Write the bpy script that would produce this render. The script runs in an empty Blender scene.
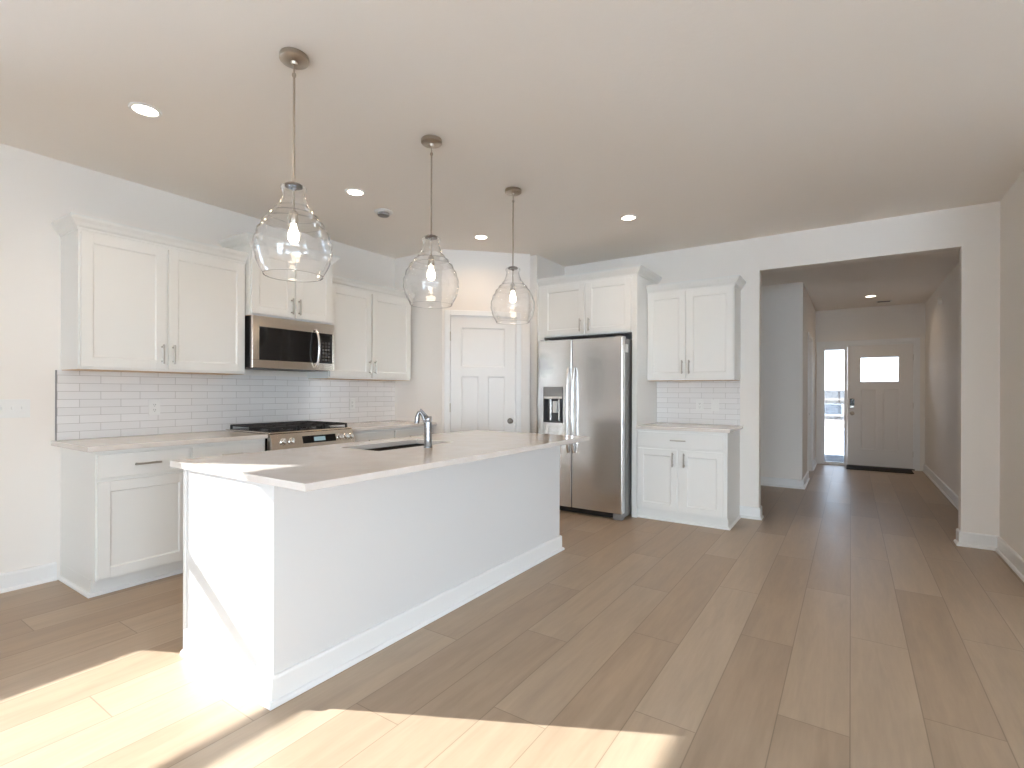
import bpy, bmesh, math, random
from mathutils import Vector, Matrix
R = math.radians
sc = bpy.context.scene
COL = sc.collection
PI = math.pi

# ------------------------------------------------------------------ camera
YAW = math.atan2(851 - 512, 507.0)
cd = bpy.data.cameras.new('camera')
cd.sensor_width = 36.0
cd.lens = 507.0 / 1024 * 36
cd.shift_y = (391.5 - 384) / 1024
cd.clip_start = 0.05; cd.clip_end = 400
cam = bpy.data.objects.new('camera', cd)
COL.objects.link(cam)
cam.matrix_world = (Matrix.Translation((0, 0, 1.235)) @ Matrix.Rotation(YAW, 4, 'Z')
                    @ Matrix.Rotation(R(90), 4, 'X') @ Matrix.Rotation(0.003, 4, 'Z'))
sc.camera = cam

# ------------------------------------------------------------------ view, world, sun
vs = sc.view_settings
sc.display_settings.display_device = 'sRGB'
vs.view_transform = 'Standard'; vs.look = 'None'; vs.gamma = 1.0
vs.use_curve_mapping = False
vs.exposure = 0.86
cy = sc.cycles
cy.max_bounces = 14; cy.diffuse_bounces = 9; cy.glossy_bounces = 5
cy.transmission_bounces = 12; cy.transparent_max_bounces = 12
cy.sample_clamp_indirect = 6.0
cy.caustics_reflective = False; cy.caustics_refractive = False

world = bpy.data.worlds.new('world'); sc.world = world
world.use_nodes = True
wn = world.node_tree; wn.nodes.clear()
wo = wn.nodes.new('ShaderNodeOutputWorld'); wb = wn.nodes.new('ShaderNodeBackground')
wtc = wn.nodes.new('ShaderNodeTexCoord'); wsx = wn.nodes.new('ShaderNodeSeparateXYZ')
wr = wn.nodes.new('ShaderNodeValToRGB')
wr.color_ramp.elements[0].position = 0.45; wr.color_ramp.elements[0].color = (0.70, 0.68, 0.64, 1)
wr.color_ramp.elements[1].position = 0.52; wr.color_ramp.elements[1].color = (0.80, 0.91, 1.05, 1)
e = wr.color_ramp.elements.new(1.0); e.color = (0.58, 0.77, 1.06, 1)
wma = wn.nodes.new('ShaderNodeMath'); wma.operation = 'MULTIPLY_ADD'
wma.inputs[1].default_value = 0.5; wma.inputs[2].default_value = 0.5
wn.links.new(wtc.outputs['Generated'], wsx.inputs[0]); wn.links.new(wsx.outputs[2], wma.inputs[0])
wn.links.new(wma.outputs[0], wr.inputs[0]); wn.links.new(wr.outputs[0], wb.inputs[0])
wb.inputs[1].default_value = 9.5
wn.links.new(wb.outputs[0], wo.inputs[0])

sl = bpy.data.lights.new('sun', 'SUN'); sl.energy = 9.0; sl.angle = R(0.53); sl.color = (1.0, 0.985, 0.965)
sun = bpy.data.objects.new('sun', sl); COL.objects.link(sun)
sun.rotation_euler = Vector((1, 0.515, -0.57)).to_track_quat('-Z', 'Y').to_euler()
sun.location = (-20, -10, 14)

# room numbers
XL, XR, YF, YREAR, H = -4.315, 0.97, 5.43, -4.2, 2.74
HH = 2.65            # hall ceiling
YH = 10.25           # front door wall
XH = -0.515          # hall left wall
OX0, OX1, OZ = -0.742, 0.742, 2.42     # opening in the far wall
CT = 0.905           # worktop height
IT = 0.895           # island top
WIN = (-1.0, 0.28, 0.86, 2.24)       # left wall window y0,y1,z0,z1
WIN2 = (-3.5, -1.9, 0.86, 2.24)        # unseen second left wall window, added to light the ceiling and left side
PAT = [(-1.1, 0.3)]
XR2, YX = 5.6, 3.9      # the living room side opens to the right of the camera
WR = [(-3.6, -0.2)]         # unseen windows added for fill light in the living room's right wall, z 0.3..2.35
PAT += [(1.6, 5.0)]    # rear wall glazing x ranges, z 0.05..2.2

def portal(loc, rot, sx, sy):
    l = bpy.data.lights.new('window_portal', 'AREA'); l.shape = 'RECTANGLE'; l.size = sx; l.size_y = sy
    l.cycles.is_portal = True
    o = bpy.data.objects.new('window_portal', l); COL.objects.link(o)
    o.location = loc; o.rotation_euler = rot
portal((XL - 0.14, (WIN[0] + WIN[1]) / 2, (WIN[2] + WIN[3]) / 2), (0, R(-90), 0), WIN[3] - WIN[2], WIN[1] - WIN[0])
portal((XL - 0.14, (WIN2[0] + WIN2[1]) / 2, (WIN2[2] + WIN2[3]) / 2), (0, R(-90), 0), WIN2[3] - WIN2[2], WIN2[1] - WIN2[0])
for a, b in PAT:
    portal(((a + b) / 2, YREAR - 0.14, 1.125), (R(90), 0, 0), b - a, 2.15)
for a, b in WR: portal((XR2 + 0.16, (a + b) / 2, 1.325), (0, R(90), 0), 2.05, b - a)
portal((-0.233, YH + 0.15, 1.0), (R(-90), 0, 0), 0.3, 1.9)
portal((0.386, YH + 0.15, 1.61), (R(-90), 0, 0), 0.52, 0.42)

# ------------------------------------------------------------------ materials
def mat(name, col=(0.8, 0.8, 0.8), rough=0.5, metal=0.0, **kw):
    m = bpy.data.materials.new(name); m.use_nodes = True
    b = m.node_tree.nodes['Principled BSDF']
    b.inputs['Base Color'].default_value = (*col, 1)
    b.inputs['Roughness'].default_value = rough
    b.inputs['Metallic'].default_value = metal
    for k, v in kw.items():
        b.inputs[k.replace('_', ' ')].default_value = v
    return m
def nodes(m): return m.node_tree.nodes, m.node_tree.links, m.node_tree.nodes['Principled BSDF']
def noise_bump(m, scale, strength, dist=0.002, detail=3):
    n, l, b = nodes(m)
    tc = n.new('ShaderNodeTexCoord'); t = n.new('ShaderNodeTexNoise'); t.inputs['Scale'].default_value = scale
    t.inputs['Detail'].default_value = detail
    bp = n.new('ShaderNodeBump'); bp.inputs['Strength'].default_value = strength; bp.inputs['Distance'].default_value = dist
    l.new(tc.outputs['Object'], t.inputs['Vector']); l.new(t.outputs['Fac'], bp.inputs['Height'])
    l.new(bp.outputs[0], b.inputs['Normal'])
def noise_colour(m, c1, c2, scale, detail=3, stretch=(1, 1, 1)):
    n, l, b = nodes(m)
    tc = n.new('ShaderNodeTexCoord'); mp = n.new('ShaderNodeMapping'); mp.inputs['Scale'].default_value = stretch
    t = n.new('ShaderNodeTexNoise'); t.inputs['Scale'].default_value = scale; t.inputs['Detail'].default_value = detail
    r = n.new('ShaderNodeValToRGB')
    r.color_ramp.elements[0].position = 0.35; r.color_ramp.elements[0].color = (*c1, 1)
    r.color_ramp.elements[1].position = 0.65; r.color_ramp.elements[1].color = (*c2, 1)
    l.new(tc.outputs['Object'], mp.inputs[0]); l.new(mp.outputs[0], t.inputs['Vector'])
    l.new(t.outputs['Fac'], r.inputs[0]); l.new(r.outputs[0], b.inputs['Base Color'])
    return t

M = {}
M['wall'] = mat('wall_paint', (0.855, 0.818, 0.772), 0.75); noise_bump(M['wall'], 90, 0.05)
M['ceil'] = mat('ceiling_paint', (0.90, 0.855, 0.80), 0.85); noise_bump(M['ceil'], 34, 0.22, 0.004)
M['trim'] = mat('trim_paint', (0.84, 0.84, 0.83), 0.4)
M['cab'] = mat('cabinet_paint', (0.81, 0.81, 0.785), 0.35); noise_bump(M['cab'], 40, 0.01)
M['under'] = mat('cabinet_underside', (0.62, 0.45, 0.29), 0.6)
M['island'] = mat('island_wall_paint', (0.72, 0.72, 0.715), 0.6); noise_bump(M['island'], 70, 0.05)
M['quartz'] = mat('quartz', (0.70, 0.655, 0.61), 0.09)
noise_colour(M['quartz'], (0.735, 0.68, 0.63), (0.775, 0.725, 0.68), 9, 6)
M['steel'] = mat('stainless_steel', (0.78, 0.775, 0.77), 0.27, 1.0)
def brushed(m, stretch, scale=60, lo=0.22, hi=0.34):
    n, l, b = nodes(m)
    tc = n.new('ShaderNodeTexCoord'); mp = n.new('ShaderNodeMapping'); mp.inputs['Scale'].default_value = stretch
    t = n.new('ShaderNodeTexNoise'); t.inputs['Scale'].default_value = scale; t.inputs['Detail'].default_value = 2
    r = n.new('ShaderNodeMapRange'); r.inputs['To Min'].default_value = lo; r.inputs['To Max'].default_value = hi
    l.new(tc.outputs['Object'], mp.inputs[0]); l.new(mp.outputs[0], t.inputs['Vector'])
    l.new(t.outputs['Fac'], r.inputs['Value']); l.new(r.outputs[0], b.inputs['Roughness'])
    bp = n.new('ShaderNodeBump'); bp.inputs['Strength'].default_value = 0.03; bp.inputs['Distance'].default_value = 0.001
    l.new(t.outputs['Fac'], bp.inputs['Height']); l.new(bp.outputs[0], b.inputs['Normal'])
brushed(M['steel'], (0.2, 0.2, 1), 30, 0.17, 0.23)
M['steel_warm'] = mat('warm_stainless_steel', (0.70, 0.63, 0.55), 0.21, 1.0)
M['steel_dark'] = mat('dark_stainless_side', (0.27, 0.265, 0.26), 0.4, 0.5)
M['chrome'] = mat('chrome', (0.30, 0.30, 0.31), 0.2, 1.0)
M['nickel'] = mat('brushed_nickel', (0.50, 0.44, 0.37), 0.3, 1.0)
M['nickel_dk'] = mat('dark_brushed_nickel', (0.20, 0.175, 0.15), 0.3, 1.0)
M['nickel_lt'] = mat('satin_nickel_handle', (0.50, 0.47, 0.43), 0.3, 1.0)
M['black'] = mat('black_enamel', (0.012, 0.012, 0.013), 0.25)
M['iron'] = mat('cast_iron', (0.02, 0.02, 0.022), 0.55); noise_bump(M['iron'], 200, 0.2, 0.001)
M['blackglass'] = mat('black_glass', (0.01, 0.01, 0.011), 0.06)
M['darkgrey'] = mat('dark_grey_plastic', (0.07, 0.07, 0.07), 0.45)
M['grey'] = mat('grey_plastic', (0.28, 0.28, 0.28), 0.4)
M['plastic'] = mat('white_plastic', (0.82, 0.82, 0.80), 0.35)
M['slot'] = mat('outlet_slots', (0.1, 0.1, 0.1), 0.5)
M['door'] = mat('door_paint', (0.82, 0.81, 0.79), 0.42)
M['frontdoor'] = mat('front_door_paint', (0.82, 0.79, 0.76), 0.45)
M['mat'] = mat('doormat_rubber', (0.015, 0.014, 0.013), 0.9); noise_bump(M['mat'], 120, 0.6, 0.004)
M['sink'] = mat('sink_steel', (0.42, 0.40, 0.37), 0.25, 1.0)
def emis(name, col, s):
    m = bpy.data.materials.new(name); m.use_nodes = True
    n = m.node_tree.nodes; n.clear()
    o = n.new('ShaderNodeOutputMaterial'); e = n.new('ShaderNodeEmission')
    e.inputs[0].default_value = (*col, 1); e.inputs[1].default_value = s
    m.node_tree.links.new(e.outputs[0], o.inputs[0]); return m
M['lamp'] = emis('lamp_diffuser_glow', (1.0, 0.86, 0.70), 7.0)
M['filament'] = emis('bulb_glow', (1.0, 0.84, 0.66), 14.0)
M['lcd'] = emis('lcd_glow', (0.45, 0.62, 0.66), 0.35)
# clear pane: reflects by fresnel, lets the rest straight through
def pane_mat(name, tint=(1, 1, 1), ior=1.45):
    m = bpy.data.materials.new(name); m.use_nodes = True
    n = m.node_tree.nodes; n.clear(); l = m.node_tree.links
    o = n.new('ShaderNodeOutputMaterial'); mx = n.new('ShaderNodeMixShader'); f = n.new('ShaderNodeFresnel')
    f.inputs[0].default_value = ior
    t = n.new('ShaderNodeBsdfTransparent'); t.inputs[0].default_value = (*tint, 1)
    g = n.new('ShaderNodeBsdfGlossy'); g.inputs['Roughness'].default_value = 0.02
    l.new(f.outputs[0], mx.inputs[0]); l.new(t.outputs[0], mx.inputs[1]); l.new(g.outputs[0], mx.inputs[2])
    l.new(mx.outputs[0], o.inputs[0]); return m
M['pane_dimmed'] = pane_mat('dimmed_window_glass', (0.45, 0.46, 0.47))  # glass colour darkened to dim the daylight entering the hall
M['pane'] = pane_mat('window_glass', (0.97, 0.985, 0.98))
M['glass'] = mat('blown_glass', (1, 1, 1), 0.0); M['glass'].node_tree.nodes['Principled BSDF'].inputs['Transmission Weight'].default_value = 1.0
M['glass'].node_tree.nodes['Principled BSDF'].inputs['IOR'].default_value = 1.45
def _seed(m):
    n, l, b = nodes(m)
    tc = n.new('ShaderNodeTexCoord'); t = n.new('ShaderNodeTexNoise'); t.inputs['Scale'].default_value = 14; t.inputs['Detail'].default_value = 1
    bp = n.new('ShaderNodeBump'); bp.inputs['Strength'].default_value = 0.35; bp.inputs['Distance'].default_value = 0.012
    l.new(tc.outputs['Object'], t.inputs['Vector']); l.new(t.outputs['Fac'], bp.inputs['Height']); l.new(bp.outputs[0], b.inputs['Normal'])
_seed(M['glass'])
M['bulbglass'] = pane_mat('bulb_glass', (1.0, 0.97, 0.93), 1.3)

# floor: oak planks running along Y, 0.2318 m wide, staggered ends
def plank_material():
    m = mat('oak_planks', (0.4, 0.3, 0.2), 0.42, Specular_IOR_Level=0.28)
    n, l, b = nodes(m)
    def math_(op, a, bb=None, c=None):
        k = n.new('ShaderNodeMath'); k.operation = op
        for i, v in enumerate((a, bb, c)):
            if v is None: continue
            if isinstance(v, (int, float)): k.inputs[i].default_value = v
            else: l.new(v, k.inputs[i])
        return k.outputs[0]
    tc = n.new('ShaderNodeTexCoord'); sp = n.new('ShaderNodeSeparateXYZ'); l.new(tc.outputs['Object'], sp.inputs[0])
    X, Y = sp.outputs[0], sp.outputs[1]
    u = math_('DIVIDE', X, 0.2318); row = math_('FLOOR', u); fu = math_('FRACT', u)
    v = math_('ADD', math_('DIVIDE', Y, 1.52), math_('MULTIPLY_ADD', row, 0.406, 3.969))
    cell = math_('FLOOR', v); fv = math_('FRACT', v)
    cb = n.new('ShaderNodeCombineXYZ'); l.new(row, cb.inputs[0]); l.new(cell, cb.inputs[1])
    w2 = n.new('ShaderNodeTexWhiteNoise'); w2.noise_dimensions = '3D'; l.new(cb.outputs[0], w2.inputs['Vector'])
    ramp = n.new('ShaderNodeValToRGB'); el = ramp.color_ramp.elements
    el[0].position = 0; el[0].color = (0.385, 0.288, 0.204, 1)
    el[1].position = 1; el[1].color = (0.475, 0.374, 0.276, 1)
    q = el.new(0.5); q.color = (0.42, 0.318, 0.226, 1)
    l.new(w2.outputs['Value'], ramp.inputs[0])
    # grain
    mp = n.new('ShaderNodeMapping'); mp.inputs['Scale'].default_value = (9, 0.9, 1); l.new(tc.outputs['Object'], mp.inputs[0])
    ad = n.new('ShaderNodeVectorMath'); ad.operation = 'ADD'; l.new(mp.outputs[0], ad.inputs[0])
    sc3 = n.new('ShaderNodeVectorMath'); sc3.operation = 'SCALE'; sc3.inputs['Scale'].default_value = 13.0
    l.new(w2.outputs['Color'], sc3.inputs[0]); l.new(sc3.outputs[0], ad.inputs[1])
    g = n.new('ShaderNodeTexNoise'); g.inputs['Scale'].default_value = 1.6; g.inputs['Detail'].default_value = 5; g.inputs['Distortion'].default_value = 0.8
    l.new(ad.outputs[0], g.inputs['Vector'])
    g2 = n.new('ShaderNodeTexNoise'); g2.inputs['Scale'].default_value = 9; g2.inputs['Detail'].default_value = 3
    l.new(ad.outputs[0], g2.inputs['Vector'])
    gr = math_('ADD', math_('MULTIPLY', g.outputs['Fac'], 0.44), math_('MULTIPLY', g2.outputs['Fac'], 0.14))
    gr = math_('ADD', gr, 0.71)
    # seams
    du = math_('MULTIPLY', math_('MINIMUM', fu, math_('SUBTRACT', 1.0, fu)), 0.2318)
    dv = math_('MULTIPLY', math_('MINIMUM', fv, math_('SUBTRACT', 1.0, fv)), 1.52)
    d = math_('MINIMUM', du, dv)
    s = n.new('ShaderNodeMapRange'); s.inputs['From Min'].default_value = 0.0006; s.inputs['From Max'].default_value = 0.0028
    s.inputs['To Min'].default_value = 0.62; s.inputs['To Max'].default_value = 1.0; l.new(d, s.inputs['Value'])
    tot = math_('MULTIPLY', gr, s.outputs[0])
    vm = n.new('ShaderNodeVectorMath'); vm.operation = 'SCALE'; l.new(ramp.outputs[0], vm.inputs[0]); l.new(tot, vm.inputs['Scale'])
    l.new(vm.outputs[0], b.inputs['Base Color'])
    rr = n.new('ShaderNodeMapRange'); rr.inputs['To Min'].default_value = 0.28; rr.inputs['To Max'].default_value = 0.46
    l.new(g.outputs['Fac'], rr.inputs['Value']); l.new(rr.outputs[0], b.inputs['Roughness'])
    bp = n.new('ShaderNodeBump'); bp.inputs['Strength'].default_value = 0.25; bp.inputs['Distance'].default_value = 0.002
    l.new(tot, bp.inputs['Height']); l.new(bp.outputs[0], b.inputs['Normal'])
    return m
M['floor'] = plank_material()

def tile_material():
    m = mat('subway_tile', (0.7, 0.7, 0.7), 0.14)
    n, l, b = nodes(m)
    tc = n.new('ShaderNodeTexCoord'); sp = n.new('ShaderNodeSeparateXYZ'); cb = n.new('ShaderNodeCombineXYZ')
    l.new(tc.outputs['Object'], sp.inputs[0]); l.new(sp.outputs[0], cb.inputs[0]); l.new(sp.outputs[2], cb.inputs[1])
    br = n.new('ShaderNodeTexBrick'); br.offset = 0.5; br.squash = 1
    br.inputs['Scale'].default_value = 1; br.inputs['Brick Width'].default_value = 0.232; br.inputs['Row Height'].default_value = 0.0535
    br.inputs['Mortar Size'].default_value = 0.0017; br.inputs['Mortar Smooth'].default_value = 0.3
    br.inputs['Color1'].default_value = (0.81, 0.80, 0.79, 1); br.inputs['Color2'].default_value = (0.85, 0.84, 0.83, 1)
    br.inputs['Mortar'].default_value = (0.55, 0.53, 0.51, 1)
    l.new(cb.outputs[0], br.inputs['Vector']); l.new(br.outputs['Color'], b.inputs['Base Color'])
    bp = n.new('ShaderNodeBump'); bp.invert = True; bp.inputs['Strength'].default_value = 0.5; bp.inputs['Distance'].default_value = 0.002
    l.new(br.outputs['Fac'], bp.inputs['Height']); l.new(bp.outputs[0], b.inputs['Normal'])
    return m
M['tile'] = tile_material()

# ------------------------------------------------------------------ mesh helpers
def box(bm, x0, x1, y0, y1, z0, z1, bev=0.0, seg=1, mat4=None):
    if x0 > x1: x0, x1 = x1, x0
    if y0 > y1: y0, y1 = y1, y0
    if z0 > z1: z0, z1 = z1, z0
    v = [bm.verts.new((x, y, z)) for x in (x0, x1) for y in (y0, y1) for z in (z0, z1)]
    f = [bm.faces.new([v[i] for i in q]) for q in
         ((0, 1, 3, 2), (4, 6, 7, 5), (0, 4, 5, 1), (2, 3, 7, 6), (0, 2, 6, 4), (1, 5, 7, 3))]
    if bev > 0:
        ed = {e for a in f for e in a.edges}
        r = bmesh.ops.bevel(bm, geom=list(ed), offset=bev, segments=seg, profile=0.5, affect='EDGES')
        v = list({x for a in r['faces'] for x in a.verts} | {x for a in f if a.is_valid for x in a.verts})
    if mat4 is not None: bmesh.ops.transform(bm, matrix=mat4, verts=v)
    return v
def lathe(bm, prof, n=32, c=(0, 0, 0), axis='Z', cap=False):
    rings = []
    for r, z in prof:
        ring = []
        for i in range(n):
            a = 2 * PI * i / n
            p = (r * math.cos(a), r * math.sin(a), z)
            if axis == 'Y': p = (p[0], z, p[1])
            if axis == 'X': p = (z, p[0], p[1])
            ring.append(bm.verts.new((p[0] + c[0], p[1] + c[1], p[2] + c[2])))
        rings.append(ring)
    for a, b in zip(rings, rings[1:]):
        for i in range(n):
            bm.faces.new((a[i], a[(i + 1) % n], b[(i + 1) % n], b[i]))
    if cap:
        bm.faces.new(rings[0]); bm.faces.new(list(reversed(rings[-1])))
    return rings
def tube(bm, pts, r, n=12, cap=True):
    pts = [Vector(p) for p in pts]; rings = []
    rs = r if isinstance(r, (list, tuple)) else [r] * len(pts)
    ref = None
    for i, p in enumerate(pts):
        t = (pts[min(i + 1, len(pts) - 1)] - pts[max(i - 1, 0)]).normalized()
        if ref is None:
            ref = Vector((0, 0, 1)) if abs(t.z) < 0.9 else Vector((1, 0, 0))
        a = (ref - t * ref.dot(t)).normalized(); b = t.cross(a); ref = a
        rings.append([bm.verts.new(p + (a * math.cos(2 * PI * k / n) + b * math.sin(2 * PI * k / n)) * rs[i]) for k in range(n)])
    for a, b in zip(rings, rings[1:]):
        for k in range(n): bm.faces.new((a[k], a[(k + 1) % n], b[(k + 1) % n], b[k]))
    if cap:
        bm.faces.new(rings[0]); bm.faces.new(list(reversed(rings[-1])))
def sweep(bm, path, prof, cap=True):
    """prof (out, z) carried along a plan path; 'out' lies to the right of travel, corners mitred"""
    P = [Vector((p[0], p[1])) for p in path]; rings = []
    for i, p in enumerate(P):
        d0 = (P[i] - P[i - 1]).normalized() if i > 0 else None
        d1 = (P[i + 1] - P[i]).normalized() if i < len(P) - 1 else None
        if d0 is None: d0 = d1
        if d1 is None: d1 = d0
        n0 = Vector((d0.y, -d0.x)); n1 = Vector((d1.y, -d1.x))
        m = (n0 + n1); m = m / max(1e-6, m.dot(n0))
        rings.append([bm.verts.new((p.x + m.x * o, p.y + m.y * o, z)) for o, z in prof])
    k = len(prof)
    for a, b in zip(rings, rings[1:]):
        for j in range(k): bm.faces.new((a[j], a[(j + 1) % k], b[(j + 1) % k], b[j]))
    if cap:
        bm.faces.new(list(reversed(rings[0]))); bm.faces.new(rings[-1])
def obj(name, bm, m, parent=None, smooth=False, loc=None, rotz=0, fix=True):
    if fix: bmesh.ops.recalc_face_normals(bm, faces=bm.faces)
    me = bpy.data.meshes.new(name); bm.to_mesh(me); bm.free()
    ms = m if isinstance(m, (list, tuple)) else [m]
    for x in ms: me.materials.append(M[x])
    if smooth:
        for p in me.polygons: p.use_smooth = True
        me.set_sharp_from_angle(angle=R(40))
    o = bpy.data.objects.new(name, me); COL.objects.link(o)
    if parent is not None: o.parent = parent
    if loc: o.location = loc
    if rotz: o.rotation_euler = (0, 0, rotz)
    return o
def NB(): return bmesh.new()
def B(*boxes, bev=0.0):
    bm = NB()
    for b in boxes: box(bm, *b, bev=bev)
    return bm
def thing(name, label, cat, loc=(0, 0, 0), rotz=0, group=None):
    o = bpy.data.objects.new(name, None); COL.objects.link(o); o.empty_display_size = 0.1
    o.location = loc; o.rotation_euler = (0, 0, rotz)
    o['label'] = label; o['category'] = cat
    if group: o['group'] = group
    return o
def tag(o, label, cat, group=None):
    o['label'] = label; o['category'] = cat
    if group: o['group'] = group
    return o
def struct(o, label=None, cat=None):
    o['kind'] = 'structure'
    if label: o['label'] = label
    if cat: o['category'] = cat
    return o
def sroot(name, loc=(0, 0, 0), rotz=0, label=None, cat=None):
    o = bpy.data.objects.new(name, None); COL.objects.link(o); o.empty_display_size = 0.1
    o.location = loc; o.rotation_euler = (0, 0, rotz); return struct(o, label, cat)
def wall_with_holes(bm, axis, c0, c1, u0, u1, z0, z1, holes):
    """wall slab between c0..c1 on `axis`, u along the other plan axis, rectangular holes (ua,ub,za,zb)"""
    us = sorted({u0, u1, *[h[0] for h in holes], *[h[1] for h in holes]})
    for a, b in zip(us, us[1:]):
        mid = (a + b) / 2; hs = sorted([h for h in holes if h[0] < mid < h[1]], key=lambda h: h[2])
        z = z0; spans = []
        for h in hs:
            if h[2] > z: spans.append((z, h[2]))
            z = h[3]
        if z < z1: spans.append((z, z1))
        for s in spans:
            if axis == 'X': box(bm, c0, c1, a, b, s[0], s[1])
            else: box(bm, a, b, c0, c1, s[0], s[1])
    bmesh.ops.remove_doubles(bm, verts=bm.verts, dist=1e-5)

# ------------------------------------------------------------------ room shell
XO = -4.6
struct(obj('floor', B((XO + 0.12, XR2 + 0.14, YREAR - 0.14, YH + 0.14, -0.12, 0.0)), 'floor'), 'wide light oak planks running towards the front door', 'floor')
struct(obj('ceiling', B((XL - 0.14, XR + 0.14, YREAR - 0.14, YF + 0.10, H, H + 0.1), (XR + 0.14, XR2 + 0.14, YREAR - 0.14, YX + 0.14, H, H + 0.1)), 'ceil'), 'textured beige white kitchen ceiling', 'ceiling')
struct(obj('ceiling_hall', B((-3.1, XR + 0.14, YF + 0.12, YH + 0.14, HH, HH + 0.1)), 'ceil'), 'lower entry hall ceiling beyond the opening', 'ceiling')
bm = NB(); wall_with_holes(bm, 'X', XL - 0.14, XL, YREAR - 0.14, YF + 0.12, 0, H, [WIN, WIN2])
struct(obj('wall_left', bm, 'wall'))
bm = NB(); wall_with_holes(bm, 'Y', YF, YF + 0.12, XL, XR, 0, H, [(OX0, OX1, 0, OZ)])
struct(obj('wall_far', bm, 'wall'))
struct(obj('wall_right', B((XR, XR + 0.14, YX, YH, 0, H)), 'wall'))
struct(obj('wall_living_far', B((XR + 0.14, XR2, YX, YX + 0.14, 0, H)), 'wall'))
bm = NB(); wall_with_holes(bm, 'X', XR2, XR2 + 0.14, YREAR - 0.14, YX + 0.14, 0, H, [(a, b, 0.3, 2.35) for a, b in WR])
struct(obj('wall_living_right', bm, 'wall'))
bm = NB(); wall_with_holes(bm, 'Y', YREAR - 0.14, YREAR, XL, XR2, 0, H, [(a, b, 0.05, 2.2) for a, b in PAT])
struct(obj('wall_rear', bm, 'wall'))
# corner pantry: return wall, diagonal wall with the door, short side wall of the fridge niche
T = 0.11
PA, PB = Vector((-3.60, 4.05)), Vector((-2.925, 4.725))     # diagonal face
dd = (PB - PA).normalized(); nn = Vector((-dd.y, dd.x))       # into the pantry
DL, DR, DT = 0.075, 0.805, 2.045                              # door opening along the diagonal
bm = NB(); box(bm, XL, PA.x, PA.y, PA.y + T, 0, H)
struct(obj('wall_pantry_return', bm, 'wall'))
diag = sroot('wall_pantry_diagonal', (PA.x, PA.y, 0), R(45))
LD = (PB - PA).length
bm = NB(); box(bm, 0, DL, 0, T, 0, H); box(bm, DR, LD, 0, T, 0, H); box(bm, DL, DR, 0, T, DT, H)
obj('wall_face', bm, 'wall', diag)
bm = NB(); box(bm, PB.x - 0.09, -2.873, PB.y + 0.060, PB.y + 0.035 + T, 0, H); box(bm, -2.873 - T, -2.873, PB.y + 0.035 + T, YF, 0, H)
struct(obj('wall_niche', bm, 'wall'))
# hall
struct(obj('wall_hall_cross', B((-3.0, XH, 7.46, 7.58, 0, HH)), 'wall'))
DH0, DH1 = 8.42, 9.22
bm = NB(); wall_with_holes(bm, 'X', XH - 0.12, XH, 7.58, YH, 0, HH, [(DH0, DH1, 0, 2.04)])
struct(obj('wall_hall_left', bm, 'wall'))
struct(obj('wall_corridor', B((-3.1, -3.0, YF + 0.12, 7.58, 0, HH)), 'wall'))
SLX0, SLX1 = -0.405, -0.062
FDX0, FDX1 = -0.052, 0.825
bm = NB(); wall_with_holes(bm, 'Y', YH, YH + 0.14, XH - 0.12, XR, 0, HH, [(SLX0 - 0.03, FDX1 + 0.02, 0, 2.045)])
struct(obj('wall_front', bm, 'wall'))

# baseboards (board + quarter round), the room lies to the right of travel
BASE = [(0, 0), (0.030, 0), (0.029, 0.010), (0.024, 0.018), (0.015, 0.021), (0.015, 0.103), (0.010, 0.112), (0, 0.114)]
def baseboard(name, path, prof=BASE):
    bm = NB(); sweep(bm, path, prof); return struct(obj(name, bm, 'trim'))
baseboard('baseboard_left', [(XL, YREAR), (XL, 1.10)])
baseboard('baseboard_far', [(-0.925, YF), (OX0, YF), (OX0, YF + 0.12)])
baseboard('baseboard_right', [(OX1, YF + 0.12), (OX1, YF), (XR, YF), (XR, YX), (XR2, YX)])
baseboard('baseboard_hall_right', [(XR, YH), (XR, YF + 0.12), (OX1, YF + 0.12)])
baseboard('baseboard_hall_cross', [(-3.0, 7.46), (XH, 7.46), (XH, DH0 - 0.06)])
baseboard('baseboard_hall_left', [(XH, DH1 + 0.06), (XH, YH)])
baseboard('baseboard_pantry', [(-3.66, PA.y), (PA.x, PA.y), (PA.x + dd.x * 0.012, PA.y + dd.y * 0.012)])

# windows of the left and rear walls (outside the frame, they let the daylight in)
def window_unit(name, root_loc, rotz, w, z0, z1, mid_v=(), mid_h=(), label=None):
    r = sroot(name, root_loc, rotz, label, 'window')
    f = 0.045
    bs = [(0, f, 0.02, 0.10, z0, z1), (w - f, w, 0.02, 0.10, z0, z1), (f, w - f, 0.02, 0.10, z0, z0 + f), (f, w - f, 0.02, 0.10, z1 - f, z1)]
    bs += [(x - 0.03, x + 0.03, 0.03, 0.09, z0 + f, z1 - f) for x in mid_v]
    bs += [(f, w - f, 0.03, 0.09, z - 0.024, z + 0.024) for z in mid_h]
    obj('window_frame', B(*bs), 'trim', r)
    obj('pane', B((f, w - f, 0.058, 0.062, z0 + f, z1 - f)), 'pane', r)
    return r
WINr = window_unit('window_1', (XL, WIN[0], 0), R(90), WIN[1] - WIN[0], WIN[2] - 0.045, WIN[3] + 0.045, mid_h=(1.455,))
window_unit('window_4', (XL, WIN2[0], 0), R(90), WIN2[1] - WIN2[0], WIN2[2] - 0.045, WIN2[3] + 0.045, mid_h=(1.455,))  # added window out of view, brings more daylight to the ceiling
for i, (a, b) in enumerate(PAT):
    window_unit('window_%d' % (i + 2), (b, YREAR, 0), R(180), b - a, 0.05, 2.2, mid_v=((b - a) / 2,))

for i, (a, b) in enumerate(WR): window_unit('window_%d' % (i + 6), (XR2, b, 0), R(-90), b - a, 0.3, 2.35, mid_v=((b - a) / 2,))  # added windows out of view, fill light from the right

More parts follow.
